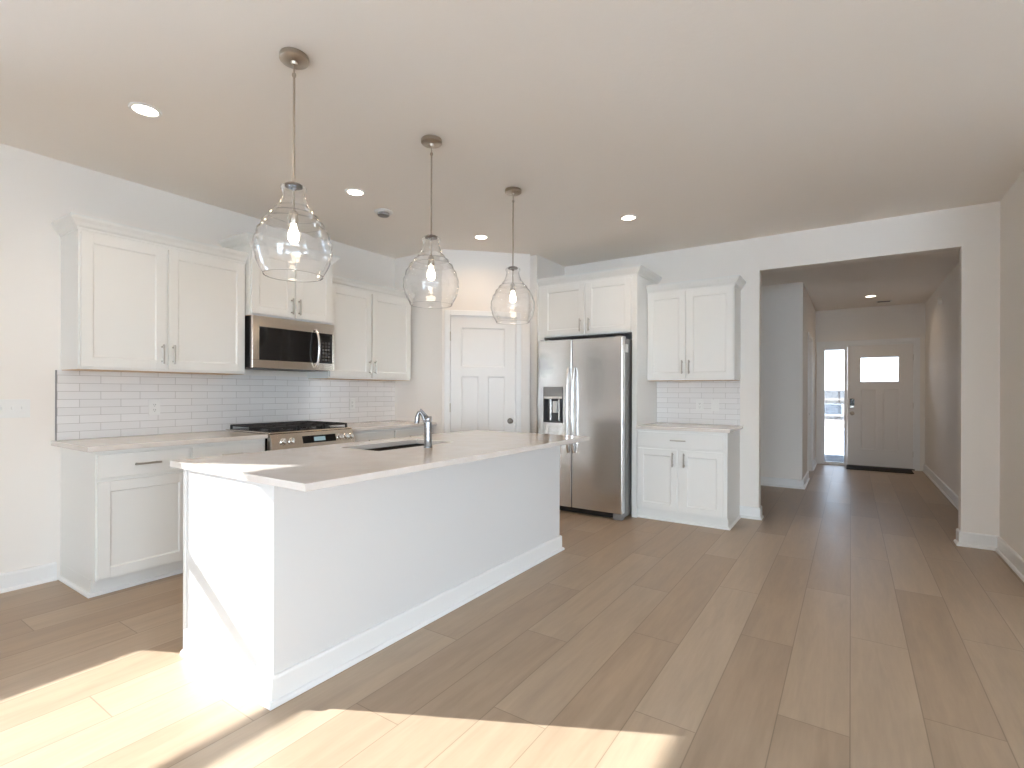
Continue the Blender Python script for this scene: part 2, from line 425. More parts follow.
# ------------------------------------------------------------------ interior doors
def panel_door(bm, w, h, th, panels, rail=0.0, rec=0.009):
    """door slab as rails and stiles around recessed panels; front at y=-th"""
    xs = sorted({0, w, *[p[0] for p in panels], *[p[1] for p in panels]})
    zs = sorted({0, h, *[p[2] for p in panels], *[p[3] for p in panels]})
    for a, b in zip(xs, xs[1:]):
        for c, d in zip(zs, zs[1:]):
            mx, mz = (a + b) / 2, (c + d) / 2
            inside = any(p[0] < mx < p[1] and p[2] < mz < p[3] for p in panels)
            box(bm, a, b, (-th + rec) if inside else -th, 0, c, d)
    bmesh.ops.remove_doubles(bm, verts=bm.verts, dist=1e-5)
    s = 0.012
    for a, b, c, d in panels:      # sloped sticking around each recess
        o = [(a, c), (b, c), (b, d), (a, d)]; i = [(a + s, c + s), (b - s, c + s), (b - s, d - s), (a + s, d - s)]
        vo = [bm.verts.new((x, -th, z)) for x, z in o]; vi = [bm.verts.new((x, -th + rec - 0.0006, z)) for x, z in i]
        for k in range(4): bm.faces.new((vo[k], vo[(k + 1) % 4], vi[(k + 1) % 4], vi[k]))
def casing(bm, x0, x1, zt, w=0.058, th=0.016, y=0.0):
    for a, b, c, d in ((x0 - w, x0, 0, zt + w), (x1, x1 + w, 0, zt + w), (x0, x1, zt, zt + w)):
        box(bm, a, b, y - th, y, c, d, bev=0.003)
def knob(parent, x, y, z, m='nickel', r=0.027):
    bm = NB(); lathe(bm, [(0.001, 0), (0.030, 0), (0.031, -0.006), (0.012, -0.010), (0.010, -0.030), (0.020, -0.036), (r, -0.048), (r * 0.92, -0.060), (0.001, -0.066)], 24, (x, y, z), 'Y')
    return obj('door_knob', bm, 'nickel_dk', parent, True)
def hinge(parent, x, y, z):
    bm = NB(); tube(bm, [(x, y, z - 0.048), (x, y, z + 0.048)], 0.007, 10)
    box(bm, x, x + 0.006, y, y + 0.01, z - 0.045, z + 0.045)
    return obj('hinge', bm, 'nickel', parent, True)
# pantry door on the diagonal
pd = sroot('door_1', (PA.x, PA.y, 0), R(45), 'white three-panel pantry door in the diagonal corner wall', 'door')
j = 0.012
bm = NB(); panel_door(bm, DR - DL - 0.03, 2.022, 0.035, [(0.115, 0.585, 1.485, 1.905), (0.115, 0.30, 0.24, 1.385), (0.40, 0.585, 0.24, 1.385)])
bmesh.ops.translate(bm, verts=bm.verts, vec=(DL + 0.015, 0.037, 0.012))
slab = obj('door_slab', bm, 'door', pd)
knob(slab, DL + 0.015 + 0.645, 0.002, 0.915)
for zz in (1.82, 1.06, 0.25): hinge(slab, DL + 0.010, -0.003, zz)
bm = NB(); casing(bm, DL + 0.006, DR - 0.006, DT - 0.004, w=0.056)
for a, b in ((DL, DL + j), (DR - j, DR)): box(bm, a, b, 0.0, T, 0, DT)
box(bm, DL, DR, 0.0, T, DT - j, DT)
obj('door_casing', bm, 'trim', pd)
bm = NB(); box(bm, DR - 0.017, DR - 0.0125, 0.001, 0.03, 0.885, 0.945); obj('strike_plate', bm, 'nickel', pd)

# front door, sidelight and trim in the entry wall
fd = sroot('door_2', (FDX0, YH, 0), 0, 'pale grey front door with a lite over two tall panels', 'door')
w = FDX1 - FDX0
bm = NB()
LX0, LX1, LZ0, LZ1 = 0.185, 0.692, 1.395, 1.795
panel_door(bm, w, 2.0, 0.045, [(0.19, 0.40, 0.27, 1.27), (0.49, 0.70, 0.27, 1.27)])
# cut the lite
bm.free(); bm = NB()
pan = [(0.19, 0.40, 0.27, 1.27), (0.49, 0.70, 0.27, 1.27)]
panel_door(bm, w, LZ0, 0.045, pan, rec=0.012)
box(bm, 0, LX0, -0.045, 0, LZ0, 2.0); box(bm, LX1, w, -0.045, 0, LZ0, 2.0); box(bm, LX0, LX1, -0.045, 0, LZ1, 2.0)
bmesh.ops.translate(bm, verts=bm.verts, vec=(0, 0.075, 0.02))
ds = obj('door_slab', bm, 'frontdoor', fd)
fr = 0.028
bm = NB()
for a, b, c, d in ((LX0 - fr, LX0, LZ0 - fr, LZ1 + fr), (LX1, LX1 + fr, LZ0 - fr, LZ1 + fr), (LX0, LX1, LZ1, LZ1 + fr), (LX0, LX1, LZ0 - fr, LZ0)):
    box(bm, a, b, 0.018, 0.03, c + 0.02, d + 0.02, bev=0.003)
obj('lite_frame', bm, 'frontdoor', ds)
obj('pane', B((LX0, LX1, 0.05, 0.056, LZ0 + 0.02, LZ1 + 0.02)), 'pane_dimmed', ds)
bm = NB(); box(bm, 0.035, 0.100, 0.008, 0.03, 1.02, 1.13, bev=0.006); obj('keypad_lock', bm, 'black', ds)
bm = NB(); box(bm, 0.037, 0.098, 0.004, 0.03, 0.975, 1.018, bev=0.006); obj('lock_cover', bm, 'nickel_lt', ds)
bm = NB(); lathe(bm, [(0.001, 0), (0.033, 0), (0.034, -0.008), (0.013, -0.012), (0.011, -0.03), (0.026, -0.04), (0.028, -0.052), (0.001, -0.06)], 20, (0.068, 0.03, 0.885), 'Y')
obj('door_knob', bm, 'nickel', ds, True)
for zz in (1.80, 1.03, 0.25): hinge(ds, w + 0.004, 0.024, zz)
bm = NB()
box(bm, -0.03 + SLX0 - FDX0, w + 0.02, 0.0, 0.14, 2.022, 2.045)     # head jamb
box(bm, w + 0.001, w + 0.02, 0.0, 0.14, 0, 2.022); box(bm, -0.012, 0.0 - 0.001, 0.0, 0.14, 0, 2.022)
cw = 0.062
x0 = SLX0 - 0.03 - FDX0; x1 = w + 0.02
for a, b, c, d in ((x0 - cw, x0, 0, 2.045 + cw), (x1, x1 + cw, 0, 2.045 + cw), (x0, x1, 2.045, 2.045 + cw)):
    box(bm, a, b, -0.016, 0, c, d, bev=0.003)
obj('door_casing', bm, 'trim', fd)
bm = NB(); box(bm, -0.01, w + 0.02, -0.012, 0.14, 0.0, 0.018, bev=0.003); obj('threshold', bm, 'darkgrey', fd)
s3 = sroot('window_5', (SLX0 - 0.03, YH, 0), 0, 'tall narrow clear sidelight left of the front door', 'window')
ws = (FDX0 - 0.012) - (SLX0 - 0.03)
bm = NB()
for a, b, c, d in ((0, 0.055, 0, 2.022), (ws - 0.03, ws, 0, 2.022), (0.055, ws - 0.03, 1.965, 2.022), (0.055, ws - 0.03, 0.0, 0.045)):
    box(bm, a, b, 0.02, 0.09, c, d, bev=0.002)
obj('window_frame', bm, 'trim', s3)
obj('pane', B((0.055, ws - 0.03, 0.052, 0.058, 0.045, 1.965)), 'pane_dimmed', s3)
# hall closet door
hd = sroot('door_3', (XH, DH0, 0), R(90), 'white closet door in the left wall of the entry hall', 'door')
wd = DH1 - DH0
bm = NB(); panel_door(bm, wd - 0.03, 2.02, 0.035, [(0.11, wd - 0.14, 1.48, 1.9), (0.11, 0.35, 0.24, 1.38), (0.45, wd - 0.14, 0.24, 1.38)])
bmesh.ops.translate(bm, verts=bm.verts, vec=(0.015, 0.085, 0.01)); sl3 = obj('door_slab', bm, 'door', hd)
knob(sl3, 0.08, 0.05, 0.92)
bm = NB(); casing(bm, 0.004, wd - 0.004, 2.036)
for a, b in ((0, j), (wd - j, wd)): box(bm, a, b, 0, 0.12, 0, 2.04)
box(bm, 0, wd, 0, 0.12, 2.028, 2.04); obj('door_casing', bm, 'trim', hd)

tag(obj('doormat', B((0, 0.86, 0, 0.42, 0, 0.012), bev=0.004), 'mat', loc=(-0.06, YH - 0.47, 0.0)), 'thin black rubber doormat on the floor in front of the grey front door', 'doormat')

# ------------------------------------------------------------------ cabinet kit (local x right, front towards -y)
def bar_handle(parent, x, z, y, length=0.135, vertical=True, m='nickel_lt'):
    bm = NB(); off = 0.030
    if vertical:
        box(bm, x - 0.006, x + 0.006, y - off - 0.006, y - off + 0.006, z - length / 2, z + length / 2, bev=0.0025)
        for s in (-1, 1): box(bm, x - 0.005, x + 0.005, y - off, y, z + s * (length / 2 - 0.018) - 0.005, z + s * (length / 2 - 0.018) + 0.005)
    else:
        box(bm, x - length / 2, x + length / 2, y - off - 0.006, y - off + 0.006, z - 0.006, z + 0.006, bev=0.0025)
        for s in (-1, 1): box(bm, x + s * (length / 2 - 0.018) - 0.005, x + s * (length / 2 - 0.018) + 0.005, y - off, y, z - 0.005, z + 0.005)
    return obj('handle', bm, m, parent)
def shaker(root, x0, x1, z0, z1, y, hx=None, hz=None, name='door', fr=0.060, m='cab'):
    """shaker front whose back sits at y; handle is its child"""
    th, rec = 0.019, 0.009
    bm = NB()
    box(bm, x0, x0 + fr, y - th, y, z0, z1, bev=0.0015); box(bm, x1 - fr, x1, y - th, y, z0, z1, bev=0.0015)
    box(bm, x0 + fr, x1 - fr, y - th, y, z0, z0 + fr, bev=0.001); box(bm, x0 + fr, x1 - fr, y - th, y, z1 - fr, z1, bev=0.001)
    box(bm, x0 + fr - 0.002, x1 - fr + 0.002, y - th + rec, y - 0.002, z0 + fr - 0.002, z1 - fr + 0.002)
    a, b, c, d = x0 + fr, x1 - fr, z0 + fr, z1 - fr; s = 0.007
    vo = [bm.verts.new((px, y - th + 0.002, pz)) for px, pz in ((a, c), (b, c), (b, d), (a, d))]
    vi = [bm.verts.new((px, y - th + rec - 0.0005, pz)) for px, pz in ((a + s, c + s), (b - s, c + s), (b - s, d - s), (a + s, d - s))]
    for k in range(4): bm.faces.new((vo[k], vo[(k + 1) % 4], vi[(k + 1) % 4], vi[k]))
    o = obj(name, bm, m, root)
    if hx is not None: bar_handle(o, hx, hz, y - th)
    return o
def drawer_front(root, x0, x1, z0, z1, y, hl=0.145):
    bm = NB(); box(bm, x0, x1, y - 0.019, y, z0, z1, bev=0.0025)
    o = obj('drawer', bm, 'cab', root)
    bar_handle(o, (x0 + x1) / 2, (z0 + z1) / 2, y - 0.019, hl, False)
    return o
CROWN = [(0, 0), (0.006, 0), (0.008, 0.012), (0.020, 0.022), (0.030, 0.040), (0.046, 0.058), (0.050, 0.070), (0.050, 0.080), (0, 0.080)]
def crown(root, path, z, scale=1.0):
    bm = NB(); sweep(bm, path, [(o * scale, z + q * scale) for o, q in CROWN]); return obj('crown_molding', bm, 'cab', root)
def upper(label, loc, rotz, w, d, h, split, crown_sides=(True, True), handles=True, group=None, z_over=0.0, hz=0.11):
    """wall cabinet, root at its back lower left corner"""
    r = thing('wall_cabinet', label, 'cabinet', loc, rotz, group)
    bm = NB()
    box(bm, 0, w, -d, 0, 0.018, h)                                        # carcass
    bm2 = obj('body', bm, 'cab', r)
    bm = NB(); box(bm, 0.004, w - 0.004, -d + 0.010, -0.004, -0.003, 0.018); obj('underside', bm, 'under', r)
    bm = NB()                                                                # light rail / lower edge of sides and face
    box(bm, 0, 0.016, -d, 0, 0, 0.018); box(bm, w - 0.016, w, -d, 0, 0, 0.018); box(bm, 0.016, w - 0.016, -d, -d + 0.019, 0, 0.018)
    obj('face_frame', bm, 'cab', r)
    g = 0.010; z0, z1 = 0.014, h - 0.028
    shaker(r, g, split - 0.008, z0, z1, -d, split - 0.034, hz + z0)
    shaker(r, split + 0.008, w - g, z0, z1, -d, split + 0.034, hz + z0)
    p = []
    if crown_sides[0]: p += [(0, 0.0)]
    p += [(0, -d), (w, -d)]
    if crown_sides[1]: p += [(w, 0.0)]
    crown(r, p, h - 0.014)
    return r
E90 = R(90); G = 0.001
UD = 0.315
upper('white two-door wall cabinet left of the microwave, nearest the light switches', (XL + G, 1.12, 1.368), E90, 1.045, UD, 0.885, 0.49, (True, True), hz=0.105)
ub = upper('taller raised white two-door wall cabinet directly above the microwave', (XL + G, 2.169, 1.835), E90, 0.762, 0.375, 0.565, 0.381, (True, True), hz=0.095)
upper('white two-door wall cabinet between the microwave and the pantry corner', (XL + G, 2.935, 1.352), E90, 1.045, UD, 0.885, 0.498, (False, False), hz=0.105)
# far wall: upper right of the fridge
upper('white two-door wall cabinet above the tiled nook right of the refrigerator', (-1.744, YF - G, 1.352), 0, 0.834, 0.315, 0.905, 0.394, (False, True), hz=0.115)

# refrigerator surround: tall cabinet with end panel
rf = thing('refrigerator_cabinet', 'tall white cabinet surround enclosing the stainless refrigerator, with two doors on top', 'cabinet', (-2.872, YF - G, 0))
W = 1.126; D = 0.61; Z0 = 1.825
bm = NB(); box(bm, 0, W - 0.054, -D, 0, Z0, 2.40); obj('body', bm, 'cab', rf)
bm = NB(); box(bm, W - 0.052, W, -D, 0, 0, 2.40, bev=0.001); obj('side_panel', bm, 'cab', rf)
bm = NB(); box(bm, 0, 0.070, -D, -D + 0.02, 0, Z0 - 0.001); obj('filler', bm, 'cab', rf)
shaker(rf, 0.066, 0.560, Z0 + 0.012, 2.365, -D, 0.522, Z0 + 0.105)
shaker(rf, 0.584, 1.066, Z0 + 0.012, 2.365, -D, 0.622, Z0 + 0.105)
crown(rf, [(0, -D), (W, -D), (W, 0)], 2.388)

# ------------------------------------------------------------------ base cabinets
def base_cabinet(label, loc, rotz, w, d, units, drawers, sides=(True, True), top=0.875, toe=0.10, toe_rec=0.07, shoe_sides=(False, False)):
    r = thing('base_cabinet', label, 'cabinet', loc, rotz)
    bm = NB(); box(bm, 0, w, -d, 0, toe, top, bev=0.001)
    box(bm, 0, w, -d + toe_rec, 0, 0, toe); obj('body', bm, 'cab', r)
    bm = NB(); sweep(bm, [(0, 0), (0, -d + toe_rec), (w, -d + toe_rec), (w, 0)][(0 if shoe_sides[0] else 1):(4 if shoe_sides[1] else 3)],
                     [(0, 0), (0.016, 0), (0.015, 0.010), (0.009, 0.017), (0, 0.019)])
    obj('shoe_molding', bm, 'trim', r)
    for a, b in drawers: drawer_front(r, a, b, 0.710, 0.852, -d)
    for a, b, hx in units: shaker(r, a, b, toe + 0.014, 0.690, -d, hx, 0.60)
    return r
bd = 0.610
base_cabinet('white base cabinet at the near end of the left run, two drawers over doors', (XL + G, 1.12, 0), E90, 1.042, bd,
             [(0.008, 0.506, 0.475), (0.524, 1.032, 0.555)], [(0.008, 0.506), (0.524, 1.032)], shoe_sides=(True, False))
base_cabinet('white base cabinet between the gas range and the pantry corner', (XL + G, 2.942, 0), E90, 1.045, bd,
             [(0.010, 0.512, 0.475), (0.530, 1.035, 0.562)], [(0.010, 0.512), (0.530, 1.035)])
base_cabinet('white base cabinet with one wide drawer, right of the refrigerator', (-1.744, YF - G, 0), 0, 0.832, bd,
             [(0.008, 0.392, 0.357), (0.426, 0.804, 0.460)], [(0.008, 0.804)], shoe_sides=(False, True), toe_rec=0.045)

# worktops
def worktop(label, x0, x1, y0, y1, z=CT, name='countertop', th=0.031):
    bm = NB(); box(bm, x0, x1, y0, y1, z - th + G, z, bev=0.003, seg=2)
    return tag(obj(name, bm, 'quartz'), label, 'countertop')
worktop('pale quartz countertop at the near end of the left run', XL + G, XL + 0.648, 1.072, 2.166)
worktop('pale quartz countertop between the gas range and the pantry corner', XL + G, XL + 0.648, 2.938, PA.y - G)
worktop('small pale quartz countertop right of the refrigerator', -1.743, -0.885, YF - 0.648, YF - G)

# tiled backsplashes
def splash(label, loc, rotz, w, z0, z1, shift=0.0):
    bm = NB(); box(bm, 0, w, -0.009, 0, 0, z1 - z0)
    r = obj('tile_backsplash', bm, 'tile', loc=loc, rotz=rotz); return tag(r, label, 'backsplash')
splash('long white subway tile backsplash on the left wall behind the range', (XL + G, 1.100, CT + G), E90, 2.945, CT + G, 1.366)
splash('small white subway tile backsplash in the nook right of the refrigerator', (-1.743, YF - G, CT + G), 0, 0.830, CT + G, 1.35)
bm = NB(); box(bm, XL, XL + 0.012, 1.092, 1.099, CT + G, 1.366); struct(obj('trim_1', bm, 'grey'))

# ------------------------------------------------------------------ outlets and switches
def plate(name, label, loc, rotz, w, h, kind, group=None, cat='outlet'):
    r = thing(name, label, cat, loc, rotz, group)
    bm = NB(); box(bm, -w / 2, w / 2, -0.006, 0, -h / 2, h / 2, bev=0.002); obj('cover_plate', bm, 'plastic', r)
    if kind == 'outlet':
        bm = NB(); box(bm, -0.017, 0.017, -0.008, -0.006, -0.034, 0.034, bev=0.0008); rc = obj('receptacle', bm, 'plastic', r)
        bm = NB()
        bm.free()
        for s in (-1, 1):
            for q in (-1, 1): obj('slot', B((q * 0.006 - 0.0012, q * 0.006 + 0.0012, -0.0086, -0.008, s * 0.019 - 0.004, s * 0.019 + 0.005)), 'slot', rc)
            obj('slot', B((-0.002, 0.002, -0.0086, -0.008, s * 0.019 - 0.012, s * 0.019 - 0.008)), 'slot', rc)
    elif kind == 'rocker':
        bm = NB(); box(bm, -0.017, 0.017, -0.010, -0.006, -0.034, 0.034, bev=0.001); obj('rocker', bm, 'plastic', r)
    else:
        for k in range(3):
            x = (k - 1) * 0.046
            bm = NB(); box(bm, x - 0.005, x + 0.005, -0.016, -0.006, -0.006, 0.012, bev=0.001); obj('toggle', bm, 'plastic', r)
    return r
plate('light_switch', 'white three-toggle light switch plate on the left wall beside the cabinets', (XL, 0.889, 1.12), E90, 0.165, 0.115, 'toggle', cat='light switch')
tx = XL + G + 0.009
plate('electrical_outlet', 'white outlet on the tile backsplash left of the gas range', (tx, 1.655, 1.11), E90, 0.074, 0.118, 'outlet')
plate('electrical_outlet', 'white outlet on the tile backsplash right of the gas range', (tx, 3.45, 1.10), E90, 0.074, 0.118, 'outlet')
ty = YF - G - 0.009
plate('electrical_outlet', 'white outlet on the small tile backsplash right of the refrigerator', (-1.295, ty, 1.10), 0, 0.074, 0.118, 'outlet')
plate('light_switch', 'white rocker switch beside the outlet on the small tile backsplash', (-1.145, ty, 1.10), 0, 0.074, 0.118, 'rocker', cat='light switch')

# ------------------------------------------------------------------ island
isl = thing('kitchen_island', 'long white kitchen island standing in the middle of the oak floor', 'kitchen island', (-2.27, 2.32, 0))
ox, oy = 2.27, -2.32
def ib(bm, a, b, c, d, e, f, **k): return box(bm, a + ox, b + ox, c + oy, d + oy, e, f, **k)
IX0, IX1, IY0, IY1 = -2.64, -1.89, 1.14, 3.50
ITB = IT - 0.031
SX0, SX1, SY0, SY1 = -2.565, -2.225, 1.97, 2.62      # sink cut-out
def ring_box(bm, x0, x1, y0, y1, hx0, hx1, hy0, hy1, z0, z1):
    xs = [x0, hx0, hx1, x1]; ys = [y0, hy0, hy1, y1]
    for i in range(3):
        for k in range(3):
            if i == 1 and k == 1: continue
            box(bm, xs[i] + ox, xs[i + 1] + ox, ys[k] + oy, ys[k + 1] + oy, z0, z1)
    bmesh.ops.remove_doubles(bm, verts=bm.verts, dist=1e-5)
    # drop the inner walls shared by neighbouring cells
    seen = {}
    for f in list(bm.faces):
        key = tuple(sorted(tuple(round(c, 4) for c in v.co) for v in f.verts)); seen.setdefault(key, []).append(f)
    kill = [f for fs in seen.values() if len(fs) > 1 for f in fs]
    bmesh.ops.delete(bm, geom=kill, context='FACES')
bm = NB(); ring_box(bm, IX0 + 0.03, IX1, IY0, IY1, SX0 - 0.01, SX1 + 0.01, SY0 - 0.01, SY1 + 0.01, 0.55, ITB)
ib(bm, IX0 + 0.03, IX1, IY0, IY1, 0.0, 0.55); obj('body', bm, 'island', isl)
bm = NB(); ib(bm, IX0, IX0 + 0.026, IY0 - 0.004, IY0 + 0.03, 0.0, ITB, bev=0.002); obj('corner_stile', bm, 'trim', isl)
bm = NB(); ib(bm, IX0 + 0.004, IX0 + 0.029, IY0 + 0.032, IY1 - 0.004, 0.10, ITB - 0.006); obj('face_frame', bm, 'cab', isl)
bm = NB(); sweep(bm, [(IX0 + 0.034 + ox, IY0 + oy), (IX1 + ox, IY0 + oy), (IX1 + ox, IY1 + oy), (IX0 + 0.034 + ox, IY1 + oy)], BASE)
obj('baseboard', bm, 'trim', isl)
# kitchen side fronts (sink doors, drawers)
ks = [(1.175, 1.75), (2.72, 3.09), (3.10, 3.47)]
for a, b in ks + [(1.77, 2.235), (2.24, 2.705)]:
    bm = NB(); fr_ = 0.055
    xf = IX0 + 0.003
    for p in ((a, a + fr_, 0.12, 0.68), (b - fr_, b, 0.12, 0.68), (a + fr_, b - fr_, 0.12, 0.12 + fr_), (a + fr_, b - fr_, 0.68 - fr_, 0.68)):
        ib(bm, xf - 0.019, xf, p[0], p[1], p[2], p[3], bev=0.001)
    ib(bm, xf - 0.010, xf, a + fr_, b - fr_, 0.12 + fr_, 0.68 - fr_)
    dr = obj('door', bm, 'cab', isl)
    bm = NB(); ib(bm, xf - 0.055, xf - 0.043, b - 0.035, b - 0.023, 0.53, 0.66, bev=0.002)
    ib(bm, xf - 0.048, xf - 0.019, b - 0.033, b - 0.025, 0.545, 0.553); ib(bm, xf - 0.048, xf - 0.019, b - 0.033, b - 0.025, 0.637, 0.645)
    obj('handle', bm, 'nickel_lt', dr)
    bm = NB(); ib(bm, xf - 0.019, xf, a, b, 0.70, 0.838, bev=0.002); obj('drawer', bm, 'cab', isl)
# counter slab with the cut-out
bm = NB()
ring_box(bm, -2.745, -1.657, 1.121, 3.545, SX0, SX1, SY0, SY1, ITB + G, IT)
bev_e = [e for e in bm.edges if len(e.link_faces) == 2 and e.calc_face_angle(0) > 1.0]
bmesh.ops.recalc_face_normals(bm, faces=bm.faces)
bmesh.ops.bevel(bm, geom=bev_e, offset=0.003, segments=2, profile=0.5, affect='EDGES')
bmesh.ops.translate(bm, verts=bm.verts, vec=(-2.27 + 0.0, 2.32, 0))
tag(obj('countertop', bm, 'quartz'), 'large glossy quartz countertop on the kitchen island, holding sink and faucet', 'countertop')
# undermount sink
sk = thing('kitchen_sink', 'stainless undermount sink basin set into the island countertop', 'sink', ((SX0 + SX1) / 2, (SY0 + SY1) / 2, ITB))
a, b = (SX1 - SX0) / 2 + 0.004, (SY1 - SY0) / 2 + 0.004
bm = NB(); t = 0.003; dp = -0.21
box(bm, -a - t, -a, -b - t, b + t, dp, -0.001); box(bm, a, a + t, -b - t, b + t, dp, -0.001)
box(bm, -a, a, -b - t, -b, dp, -0.001); box(bm, -a, a, b, b + t, dp, -0.001); box(bm, -a - t, a + t, -b - t, b + t, dp - t, dp)
obj('basin', bm, 'sink', sk)
bm = NB(); lathe(bm, [(0.001, 0.004), (0.018, 0.004), (0.022, 0.001), (0.043, 0.003), (0.045, 0.0)], 24, (0, 0, dp)); obj('drain', bm, 'chrome', sk, True)
# faucet
fc = thing('kitchen_faucet', 'chrome single-hole faucet standing on the island countertop behind the sink', 'faucet', (-2.128, 2.27, IT))
bm = NB(); lathe(bm, [(0.001, 0), (0.0265, 0), (0.027, 0.004), (0.0235, 0.010), (0.0235, 0.075), (0.0228, 0.150), (0.0225, 0.155), (0.001, 0.155)], 32)
obj('body', bm, 'chrome', fc, True)
bm = NB(); lathe(bm, [(0.001, 0.157), (0.0225, 0.157), (0.0235, 0.160), (0.0235, 0.184), (0.021, 0.188), (0.001, 0.189)], 32); obj('cap', bm, 'chrome', fc, True)
bm = NB()
sx, sy = -0.50, -0.27
path = [(sx * 0.012, sy * 0.012, 0.125), (sx * 0.035, sy * 0.035, 0.165), (sx * 0.058, sy * 0.058, 0.198), (sx * 0.082, sy * 0.082, 0.214), (sx * 0.103, sy * 0.103, 0.210), (sx * 0.115, sy * 0.115, 0.190)]
tube(bm, path, [0.013, 0.013, 0.0125, 0.012, 0.012, 0.012], 14); obj('spout', bm, 'chrome', fc, True)
bm = NB(); tube(bm, [(sx * 0.115, sy * 0.115, 0.192), (sx * 0.120, sy * 0.120, 0.165), (sx * 0.123, sy * 0.123, 0.145)], [0.014, 0.016, 0.015], 16); obj('spray_head', bm, 'chrome', fc, True)
bm = NB(); tube(bm, [(0, 0, 0.180), (sx * 0.03, sy * 0.03, 0.198), (sx * 0.085, sy * 0.085, 0.232)], [0.008, 0.006, 0.005], 10); obj('lever', bm, 'chrome', fc, True)

# ------------------------------------------------------------------ gas range
rg = thing('gas_range', 'stainless slide-in gas range with black grates, set into the left counter run', 'stove', (XL + 0.012, 2.172, 0), E90)
w = 0.760; d = 0.640
bm = NB(); box(bm, 0, w, -d + 0.03, 0, 0.09, 0.895); obj('body', bm, 'black', rg)
for k, (x, y) in enumerate(((0.05, -d + 0.09), (w - 0.05, -d + 0.09), (0.05, -0.05), (w - 0.05, -0.05))):
    bm = NB(); lathe(bm, [(0.02, 0), (0.022, 0.01), (0.012, 0.02), (0.012, 0.09)], 12, (x, y, 0), cap=True); obj('foot', bm, 'darkgrey', rg)
bm = NB(); box(bm, 0.005, w - 0.005, -d - 0.005, -d + 0.03, 0.27, 0.755, bev=0.004); od = obj('oven_door', bm, 'steel_warm', rg)
obj('oven_window', B((0.11, w - 0.11, -d - 0.008, -d - 0.004, 0.36, 0.62), bev=0.001), 'blackglass', od)
bm = NB(); tube(bm, [(0.05, -d - 0.055, 0.705), (w - 0.05, -d - 0.055, 0.705)], 0.012, 14)
for x in (0.08, w - 0.08): box(bm, x - 0.012, x + 0.012, -d - 0.055, -d - 0.005, 0.697, 0.713)
obj('oven_handle', bm, 'steel_warm', od, True)
bm = NB(); box(bm, 0.005, w - 0.005, -d - 0.005, -d + 0.03, 0.095, 0.262, bev=0.004); obj('drawer', bm, 'steel_warm', rg)
# control panel: slanted wedge
def prism(bm, prof, x0, x1):
    a = [bm.verts.new((x0, y, z)) for y, z in prof]; b_ = [bm.verts.new((x1, y, z)) for y, z in prof]
    n_ = len(prof)
    for i in range(n_): bm.faces.new((a[i], a[(i + 1) % n_], b_[(i + 1) % n_], b_[i]))
    bm.faces.new(a); bm.faces.new(list(reversed(b_)))
pz0, pz1 = 0.772, 0.902
yb, yt = -d - 0.042, -d - 0.012
bm = NB(); prism(bm, [(yb, pz0), (yb - 0.002, pz0 + 0.012), (yt, pz1), (yt + 0.02, pz1 + 0.004), (-d + 0.05, pz1 + 0.004), (-d + 0.03, pz0)], 0.0, w)
cp = obj('control_panel', bm, 'steel_warm', rg)
sl_ = (yt - yb) / (pz1 - pz0)
def on_panel(z): return yb + (z - pz0) * sl_
ang = math.atan2(yt - yb, pz1 - pz0)
def panel_frame(x, z): return Matrix.Translation((x, on_panel(z), z)) @ Matrix.Rotation(-ang, 4, 'X')
bm = NB(); box(bm, 0.263, 0.575, -0.004, 0.004, -0.030, 0.030, bev=0.001, mat4=panel_frame(0, 0.843)); dsp = obj('display', bm, 'blackglass', cp)
bm = NB(); box(bm, 0.365, 0.470, -0.006, -0.002, -0.017, 0.017, mat4=panel_frame(0, 0.843)); obj('screen', bm, 'lcd', dsp)
for x in (0.095, 0.165, 0.610, 0.670, 0.728):
    bm = NB(); fm = panel_frame(x, 0.842)
    lathe(bm, [(0.001, 0.002), (0.026, 0.002), (0.027, -0.006), (0.020, -0.010), (0.019, -0.030), (0.016, -0.034), (0.001, -0.034)], 24, (0, 0, 0), 'Y')
    box(bm, -0.004, 0.004, -0.042, -0.030, -0.018, 0.018, bev=0.001)
    bmesh.ops.transform(bm, matrix=fm, verts=bm.verts); obj('knob', bm, 'steel', cp, True)
